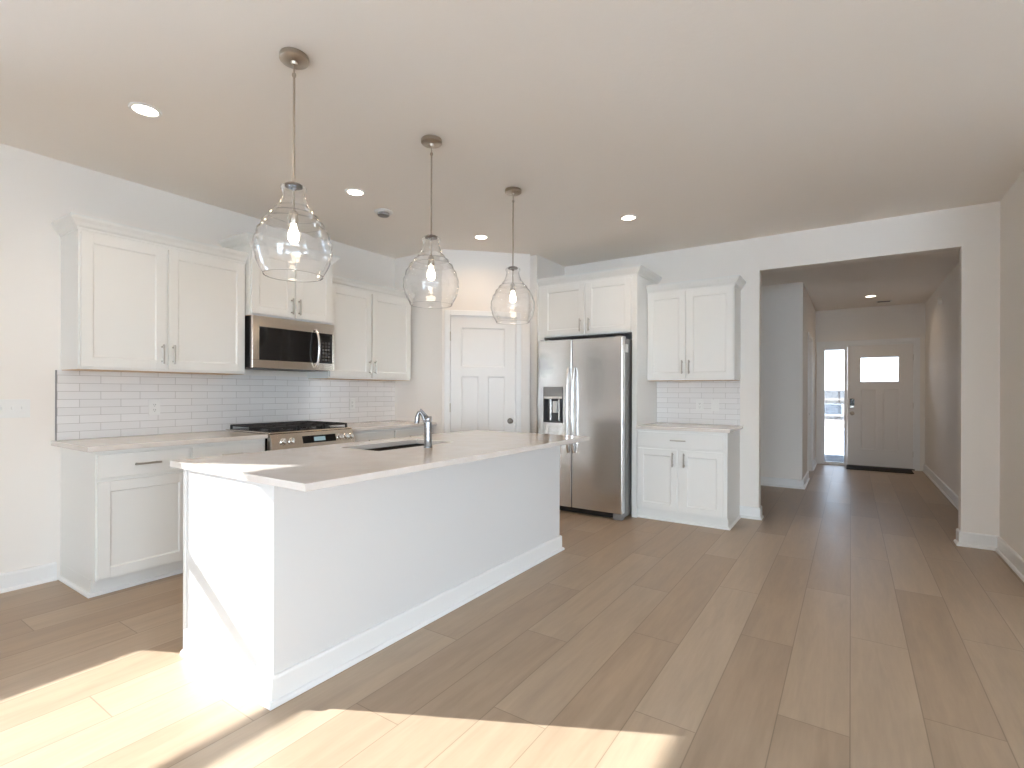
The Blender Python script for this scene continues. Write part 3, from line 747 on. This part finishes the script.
# cooktop, overlaps the worktop edges slightly
bm = NB(); box(bm, -0.004, w + 0.004, -d - 0.008, -0.005, CT + 0.0015, CT + 0.012, bev=0.003); obj('cooktop', bm, 'steel_warm', rg)
bm = NB(); box(bm, 0.018, w - 0.018, -d + 0.03, -0.03, CT + 0.012, CT + 0.015, bev=0.001); obj('burner_tray', bm, 'black', rg)
for x, y, r_ in ((0.16, -0.46, 0.045), (0.16, -0.19, 0.038), (0.38, -0.325, 0.05), (0.60, -0.46, 0.048), (0.60, -0.19, 0.034)):
    bm = NB(); lathe(bm, [(0.001, 0.0), (r_ + 0.012, 0.0), (r_ + 0.01, 0.008), (r_, 0.010), (r_, 0.018), (r_ - 0.004, 0.021), (0.001, 0.022)], 24, (x, y, CT + 0.015)); obj('burner', bm, 'iron', rg, True)
for gx in (0.022, 0.264, 0.506):
    bm = NB(); gw = 0.232; y0, y1 = -d + 0.035, -0.035; zt = CT + 0.050; b_ = 0.006
    for y in (y0, (y0 + y1) / 2, y1): box(bm, gx, gx + gw, y - b_, y + b_, zt - 0.014, zt, bev=0.002)
    for x in (gx + b_, gx + gw - b_): box(bm, x - b_, x + b_, y0, y1, zt - 0.014, zt, bev=0.002)
    box(bm, gx + gw / 2 - b_, gx + gw / 2 + b_, y0, y1, zt - 0.012, zt, bev=0.002)
    for y in ((3 * y0 + y1) / 4, (y0 + 3 * y1) / 4): box(bm, gx, gx + gw, y - b_, y + b_, zt - 0.012, zt, bev=0.002)
    for x in (gx + 0.008, gx + gw - 0.008):
        for y in (y0, y1, (y0 + y1) / 2): box(bm, x - 0.007, x + 0.007, y - 0.007, y + 0.007, CT + 0.013, zt - 0.012)
    obj('grate', bm, 'iron', rg)

# ------------------------------------------------------------------ microwave
mw = thing('microwave', 'stainless over-the-range microwave mounted under the raised wall cabinet', 'microwave', (XL + 0.003, 2.172, 1.415), E90)
w, d, hh = 0.757, 0.385, 0.415
bm = NB(); box(bm, 0, w, -d, 0, 0.006, hh, bev=0.003); obj('body', bm, 'black', mw)
bm = NB(); box(bm, 0.03, w - 0.03, -d + 0.02, -0.06, 0.0, 0.006); obj('underside_filter', bm, 'darkgrey', mw)
bm = NB(); yf = -d - 0.028
for p in ((0, w, 0.330, hh), (0, w, 0.002, 0.066), (0, 0.055, 0.066, 0.330), (w - 0.022, w, 0.066, 0.330)):
    box(bm, p[0], p[1], yf, -d - 0.001, p[2], p[3], bev=0.0015)
dr = obj('door', bm, 'steel_warm', mw)
obj('window', B((0.055, 0.575, yf + 0.002, -d - 0.002, 0.066, 0.330)), 'blackglass', dr)
bm = NB(); box(bm, 0.577, w - 0.022, yf + 0.001, -d - 0.002, 0.066, 0.330); kp = obj('control_panel', bm, 'black', mw)
bm = NB()
for r_ in range(6):
    for c_ in range(3): box(bm, 0.628 + c_ * 0.030, 0.650 + c_ * 0.030, yf - 0.0005, yf + 0.002, 0.085 + r_ * 0.030, 0.105 + r_ * 0.030)
obj('buttons', bm, 'darkgrey', kp)
obj('screen', B((0.625, 0.712, yf - 0.0005, yf + 0.002, 0.278, 0.312)), 'blackglass', kp)
bm = NB(); pts = []
for k in range(13):
    t_ = k / 12; pts.append((0.560, yf - 0.012 - 0.042 * math.sin(PI * t_) ** 0.6, 0.030 + t_ * 0.325))
tube(bm, pts, 0.0115, 12)
obj('handle', bm, 'steel', dr, True)

# ------------------------------------------------------------------ refrigerator
fr = thing('refrigerator', 'tall stainless side-by-side refrigerator with a water dispenser in its left door', 'refrigerator', (-2.752, YF - 0.03, 0))
w = 0.938; d = 0.725; hh = 1.765
bm = NB(); box(bm, 0.004, w - 0.004, -d, 0, 0.02, hh - 0.012, bev=0.004); obj('body', bm, 'steel_dark', fr)
fy = -d - 0.068; sp = 0.400
def door_front(bm, x0, x1, z0, z1):
    # slightly crowned front with rounded vertical edges
    n_ = 10; w_ = x1 - x0; prof = [(x0, -d - 0.003)]
    rr = 0.008
    prof += [(x0, fy + rr), (x0 + rr * 0.3, fy + rr * 0.3)]
    for t_ in [0, 0.006] + [k / n_ for k in range(1, n_)] + [0.994, 1]:
        x = x0 + rr + (w_ - 2 * rr) * t_
        prof.append((x, fy - 0.0015 * math.sin(PI * t_)))
    prof += [(x1 - rr * 0.3, fy + rr * 0.3), (x1, fy + rr), (x1, -d - 0.003)]
    a = [bm.verts.new((x, y, z0)) for x, y in prof]; b_ = [bm.verts.new((x, y, z1)) for x, y in prof]
    m_ = len(prof)
    for i in range(m_): bm.faces.new((a[i], a[(i + 1) % m_], b_[(i + 1) % m_], b_[i]))
    bm.faces.new(a); bm.faces.new(list(reversed(b_)))
# dispenser opening in the left door
dx0, dx1, dz0, dz1 = 0.070, 0.300, 0.915, 1.285
bm = NB(); door_front(bm, 0.0, sp - 0.004, 0.065, dz0); door_front(bm, 0.0, sp - 0.004, dz1, hh)
box(bm, 0.0, dx0, fy, -d - 0.003, dz0, dz1); box(bm, dx1, sp - 0.004, fy, -d - 0.003, dz0, dz1)
ld = obj('left_door', bm, 'steel', fr, True)
bm = NB(); door_front(bm, sp + 0.004, w, 0.065, hh); rd = obj('right_door', bm, 'steel', fr, True)
bm = NB(); box(bm, dx0 + G, dx1 - G, -d - 0.012, -d - 0.003, dz0 + G, dz1 - G)
box(bm, dx0, dx0 + 0.006, fy - 0.002, -d - 0.003, dz0, dz1); box(bm, dx1 - 0.006, dx1, fy - 0.002, -d - 0.003, dz0, dz1)
box(bm, dx0, dx1, fy - 0.002, -d - 0.003, dz0, dz0 + 0.012)
dp_ = obj('dispenser', bm, 'darkgrey', ld)
obj('dispenser_panel', B((dx0 + 0.006, dx1 - 0.006, fy - 0.001, -d - 0.012, dz1 - 0.10, dz1)), 'grey', dp_)
obj('dispenser_ledge', B((dx0 + 0.006, dx1 - 0.006, fy - 0.010, -d - 0.012, dz1 - 0.125, dz1 - 0.10), bev=0.003), 'steel', dp_)
bm = NB(); box(bm, dx0 + 0.065, dx0 + 0.085, fy + 0.01, -d - 0.012, dz0 + 0.02, dz1 - 0.125, bev=0.003); box(bm, dx0 + 0.165, dx0 + 0.185, fy + 0.01, -d - 0.012, dz0 + 0.02, dz1 - 0.125, bev=0.003)
obj('dispenser_nozzle_frame', bm, 'steel', dp_)
bm = NB(); box(bm, dx0 + 0.100, dx0 + 0.150, fy + 0.012, -d - 0.012, dz0 + 0.10, dz1 - 0.15, bev=0.004); obj('paddle', bm, 'plastic', dp_)
for x, par in ((sp - 0.030, ld), (sp + 0.030, rd)):
    bm = NB(); pts = []
    for k in range(15):
        t_ = k / 14; pts.append((x, fy - 0.018 - 0.040 * math.sin(PI * t_) ** 0.45, 0.62 + t_ * 0.86))
    tube(bm, pts, 0.0135, 12); obj('handle', bm, 'steel', par, True)
bm = NB(); box(bm, 0.02, w - 0.10, -d - 0.035, -d, 0.012, 0.060); obj('kick_grille', bm, 'black', fr)
bm = NB(); box(bm, w - 0.098, w, -d - 0.058, -d, 0.0, 0.060, bev=0.006); obj('foot', bm, 'steel_dark', fr)
bm = NB(); box(bm, 0.0, 0.05, -d - 0.058, -d, 0.0, 0.060, bev=0.006); obj('foot', bm, 'steel_dark', fr)
for x in (0.05, w - 0.05): 
    bm = NB(); box(bm, x - 0.035, x + 0.035, -d - 0.04, -d + 0.06, hh - 0.012, hh + 0.012, bev=0.004); obj('hinge_cover', bm, 'steel_dark', fr)
bm = NB(); box(bm, w - 0.004, w - 0.003, -d - 0.0 + 0.02, -d + 0.09, 1.62, 1.70); obj('sticker', bm, 'plastic', fr)
bm = NB(); box(bm, 0.03, w - 0.03, -0.12, 0.0, 0.0, 0.02); obj('rear_roller_bar', bm, 'darkgrey', fr)

# ------------------------------------------------------------------ pendants
def pendant(label, x, y):
    p = thing('pendant_light', label, 'pendant light', (x, y, H), 0)
    bm = NB(); lathe(bm, [(0.001, 0), (0.060, 0), (0.062, -0.004), (0.062, -0.021), (0.058, -0.025), (0.016, -0.029), (0.012, -0.040), (0.001, -0.042)], 40)
    obj('canopy', bm, 'nickel', p, True)
    bm = NB()      # swivel link and ball
    tube(bm, [(0, 0, -0.038), (0, 0, -0.078)], 0.0035, 8)
    lathe(bm, [(0.001, -0.074), (0.008, -0.079), (0.0095, -0.086), (0.008, -0.093), (0.001, -0.097)], 16)
    obj('swivel', bm, 'nickel', p, True)
    bm = NB(); tube(bm, [(0, 0, -0.094), (0, 0, -0.585)], 0.0052, 10); obj('rod', bm, 'nickel', p, True)
    bm = NB(); lathe(bm, [(0.006, -0.567), (0.012, -0.571), (0.034, -0.578), (0.037, -0.583), (0.037, -0.590), (0.032, -0.592), (0.012, -0.594), (0.008, -0.604), (0.001, -0.606)], 32)
    obj('shade_holder', bm, 'nickel_dk', p, True)
    bm = NB(); tube(bm, [(0, 0, -0.60), (0, 0, -0.705)], 0.0045, 10)
    obj('inner_rod', bm, 'nickel', p, True)
    bm = NB(); lathe(bm, [(0.001, -0.695), (0.012, -0.697), (0.019, -0.706), (0.020, -0.748), (0.017, -0.756), (0.001, -0.757)], 24)
    obj('socket', bm, 'nickel_lt', p, True)
    # blown glass shade: narrow neck, stepped shoulder, round belly, open bottom
    prof = [(0.036, -0.582), (0.047, -0.585), (0.054, -0.591), (0.055, -0.600), (0.049, -0.610), (0.046, -0.622), (0.050, -0.640), (0.053, -0.652), (0.060, -0.662),
            (0.062, -0.674), (0.067, -0.684), (0.079, -0.692), (0.083, -0.702), (0.088, -0.712), (0.104, -0.720), (0.108, -0.731), (0.114, -0.742), (0.129, -0.752),
            (0.133, -0.766), (0.138, -0.780), (0.151, -0.792), (0.154, -0.808), (0.156, -0.822), (0.164, -0.836), (0.165, -0.852), (0.163, -0.866), (0.166, -0.880),
            (0.163, -0.896), (0.157, -0.910), (0.157, -0.924), (0.150, -0.940), (0.142, -0.956), (0.134, -0.970), (0.127, -0.982), (0.126, -0.988)]
    out = [(r_, z_) for r_, z_ in prof]; inn = [(r_ - 0.0016, z_) for r_, z_ in reversed(prof)]
    full = out + [(out[-1][0] - 0.0008, out[-1][1] - 0.0012)] + inn
    bm = NB(); lathe(bm, full + [full[0]], 56)
    bmesh.ops.remove_doubles(bm, verts=bm.verts, dist=1e-6)
    g = obj('glass_shade', bm, 'glass', p, True)
    bm = NB(); lathe(bm, [(0.011, -0.757), (0.012, -0.766), (0.017, -0.780), (0.023, -0.798), (0.025, -0.812), (0.022, -0.828), (0.013, -0.840), (0.001, -0.844)], 28)
    bl = obj('bulb', bm, 'filament', p, True)
    return p
pendant('clear glass pendant light nearest the camera, hanging over the near end of the island', -2.085, 1.348)
pendant('clear glass pendant light hanging in the middle of the three over the island', -2.09, 2.252)
pendant('clear glass pendant light farthest from the camera, hanging over the far end of the island', -2.10, 3.148)

# ------------------------------------------------------------------ ceiling fittings
def downlight(label, x, y, z=H, r_=0.075, power=1.8):
    t = thing('recessed_light', label, 'ceiling light', (x, y, z))
    bm = NB(); lathe(bm, [(r_ * 0.74, -0.002), (r_ * 0.80, -0.007), (r_ * 0.95, -0.008), (r_, -0.004), (r_, 0.0)], 36); obj('trim_ring', bm, 'plastic', t, True)
    bm = NB(); lathe(bm, [(0.001, -0.003), (r_ * 0.75, -0.003)], 36); df = obj('diffuser', bm, 'lamp', t)
    l = bpy.data.lights.new('downlight_lamp', 'AREA'); l.shape = 'DISK'; l.size = r_ * 1.3; l.energy = power; l.color = (1.0, 0.72, 0.44); l.spread = R(150)
    o = bpy.data.objects.new('downlight_lamp', l); COL.objects.link(o); o.parent = t; o.location = (0, 0, -0.012)
downlight('round recessed ceiling light nearest the camera, above the left counter', -3.15, 1.165)
downlight('round recessed ceiling light left of the ceiling vent cap', -3.12, 2.525)
downlight('round recessed ceiling light in front of the pantry wall', -3.00, 3.938)
downlight('round recessed ceiling light in front of the refrigerator cabinets', -1.60, 4.195)
downlight('round recessed ceiling light over the entry hall beyond the opening', 0.235, 9.10, HH, 0.08, 1.3)
sd = thing('ceiling_vent_cap', 'round white ceiling vent cap beside a recessed light above the range side', 'vent', (-3.26, 2.93, H))
bm = NB(); lathe(bm, [(0.001, 0), (0.075, 0), (0.078, -0.006), (0.070, -0.014), (0.052, -0.016), (0.001, -0.016)], 36); obj('base', bm, 'plastic', sd, True)
bm = NB(); lathe(bm, [(0.001, -0.016), (0.048, -0.016), (0.050, -0.030), (0.044, -0.038), (0.001, -0.040)], 32); obj('cover', bm, 'grey', sd, True)
hv = thing('hall_ceiling_vent', 'small rectangular ceiling vent beyond the hall recessed light', 'vent', (0.42, 9.72, HH))
bm = NB()
for a_ in (-1, 1): box(bm, a_ * 0.09 - 0.010, a_ * 0.09 + 0.010, -0.06, 0.06, -0.008, 0); box(bm, -0.100, 0.100, a_ * 0.06 - 0.010, a_ * 0.06 + 0.010, -0.008, 0)
obj('frame', bm, 'plastic', hv)
bm = NB()
for k in range(5): box(bm, -0.08, 0.08, -0.046 + k * 0.021, -0.038 + k * 0.021, -0.006, -0.001)
obj('slats', bm, 'darkgrey', hv)
ch = thing('wall_detector', 'small round white detector high on the right wall of the hall', 'detector', (XR, 8.58, 2.44), R(-90))
bm = NB(); lathe(bm, [(0.001, 0), (0.055, 0), (0.056, -0.012), (0.045, -0.030), (0.020, -0.034), (0.001, -0.034)], 28, axis='Y'); obj('body', bm, 'plastic', ch, True)

# ------------------------------------------------------------------ outdoors
M['concrete'] = mat('concrete', (0.085, 0.09, 0.10), 0.9); noise_bump(M['concrete'], 20, 0.3)
M['earth'] = mat('dry_lot', (0.50, 0.46, 0.40), 0.95); noise_colour(M['earth'], (0.72, 0.70, 0.67), (0.86, 0.84, 0.82), 0.6, 5)
M['siding'] = mat('tan_siding', (0.62, 0.50, 0.40), 0.8)
M['blocker_grey'] = mat('grey_blocker', (0.42, 0.44, 0.46), 0.8)  # only for the added wall that blocks sky light
M['roof'] = mat('roof_shingle', (0.05, 0.035, 0.028), 0.9)
M['fence'] = mat('fence_wood', (0.07, 0.05, 0.035), 0.8)
M['winglass'] = mat('dark_window_glass', (0.06, 0.065, 0.075), 0.5)
struct(obj('ground', B((-60, 60, -60, 24, -0.32, -0.16), (-60, 60, 24, 90, -3.3, -3.0)), 'earth'), 'dry ground outside the house', 'ground')
struct(obj('porch_side_blocker', B((1.25, 1.4, YH + 0.15, YH + 2.1, -0.16, 2.62), (-1.6, -1.45, YH + 0.15, YH + 1.5, -0.16, 2.62)), 'siding'), 'unseen side walls added at the front porch to cut sky light', 'porch')  # added out of view to keep sky light out of the hall
struct(obj('porch_roof_blocker', B((-1.6, 2.4, YH + 0.15, YH + 1.9, 2.62, 2.80)), 'plastic'), 'unseen flat roof added outside the front door to cut sky light', 'porch')  # added above the view, shades the hall glazing from the sky
struct(obj('porch_slab', B((-1.6, 2.2, YH + 0.15, YH + 1.9, -0.15, -0.03)), 'concrete'), 'concrete porch slab outside the front door', 'porch')
struct(obj('sky_blocker_wall', B((-13.2, -13.0, -14, 14, -0.16, 5.3)), 'blocker_grey'), 'unseen wall added outside the left window to block low sky light', 'wall')  # added light blocker: hides low sky from the left window, lets sun pass
hs = thing('house', 'distant tan house seen through the sidelight', 'house', (-2.0, 46, -3.0))
bm = NB(); box(bm, -7, 7, 0, 9, 0, 3.8); obj('wall', bm, 'siding', hs)
bm = NB(); a = [bm.verts.new(v) for v in ((-7.4, -0.4, 3.8), (7.4, -0.4, 3.8), (7.4, 9.4, 3.8), (-7.4, 9.4, 3.8), (-4, 4.5, 4.4), (4, 4.5, 4.4))]
for q in ((0, 1, 5, 4), (1, 2, 5), (2, 3, 4, 5), (3, 0, 4), (0, 3, 2, 1)): bm.faces.new([a[i] for i in q])
obj('roof', bm, 'roof', hs)
for x in (-4.2, 0.2, 3.0):
    f_ = obj('window', B((x, x + 1.3, -0.06, 0.0, 2.5, 3.4)), 'trim', hs); obj('pane', B((x + 0.08, x + 1.22, -0.08, -0.055, 2.57, 3.33)), 'winglass', f_)
fn = thing('wooden_fence', 'low wooden fence far outside the sidelight', 'fence', (-4.2, 21, -0.16))
for k in range(7):
    bm = NB(); box(bm, k * 1.6 - 0.06, k * 1.6 + 0.06, -0.06, 0.06, 0, 1.25); obj('post', bm, 'fence', fn)
obj('rail', B((0, 9.6, -0.10, -0.06, 1.0, 1.12)), 'fence', fn); obj('rail', B((0, 9.6, -0.10, -0.06, 0.45, 0.57)), 'fence', fn)
lp = thing('porch_railing_post', 'dark slim post on the porch seen at the left of the sidelight', 'post', (-0.60, YH + 1.55, -0.03))
obj('post', B((-0.03, 0.03, -0.03, 0.03, 0, 0.92)), 'darkgrey', lp)
obj('cap', B((-0.045, 0.045, -0.045, 0.045, 0.92, 0.95), bev=0.004), 'darkgrey', lp)
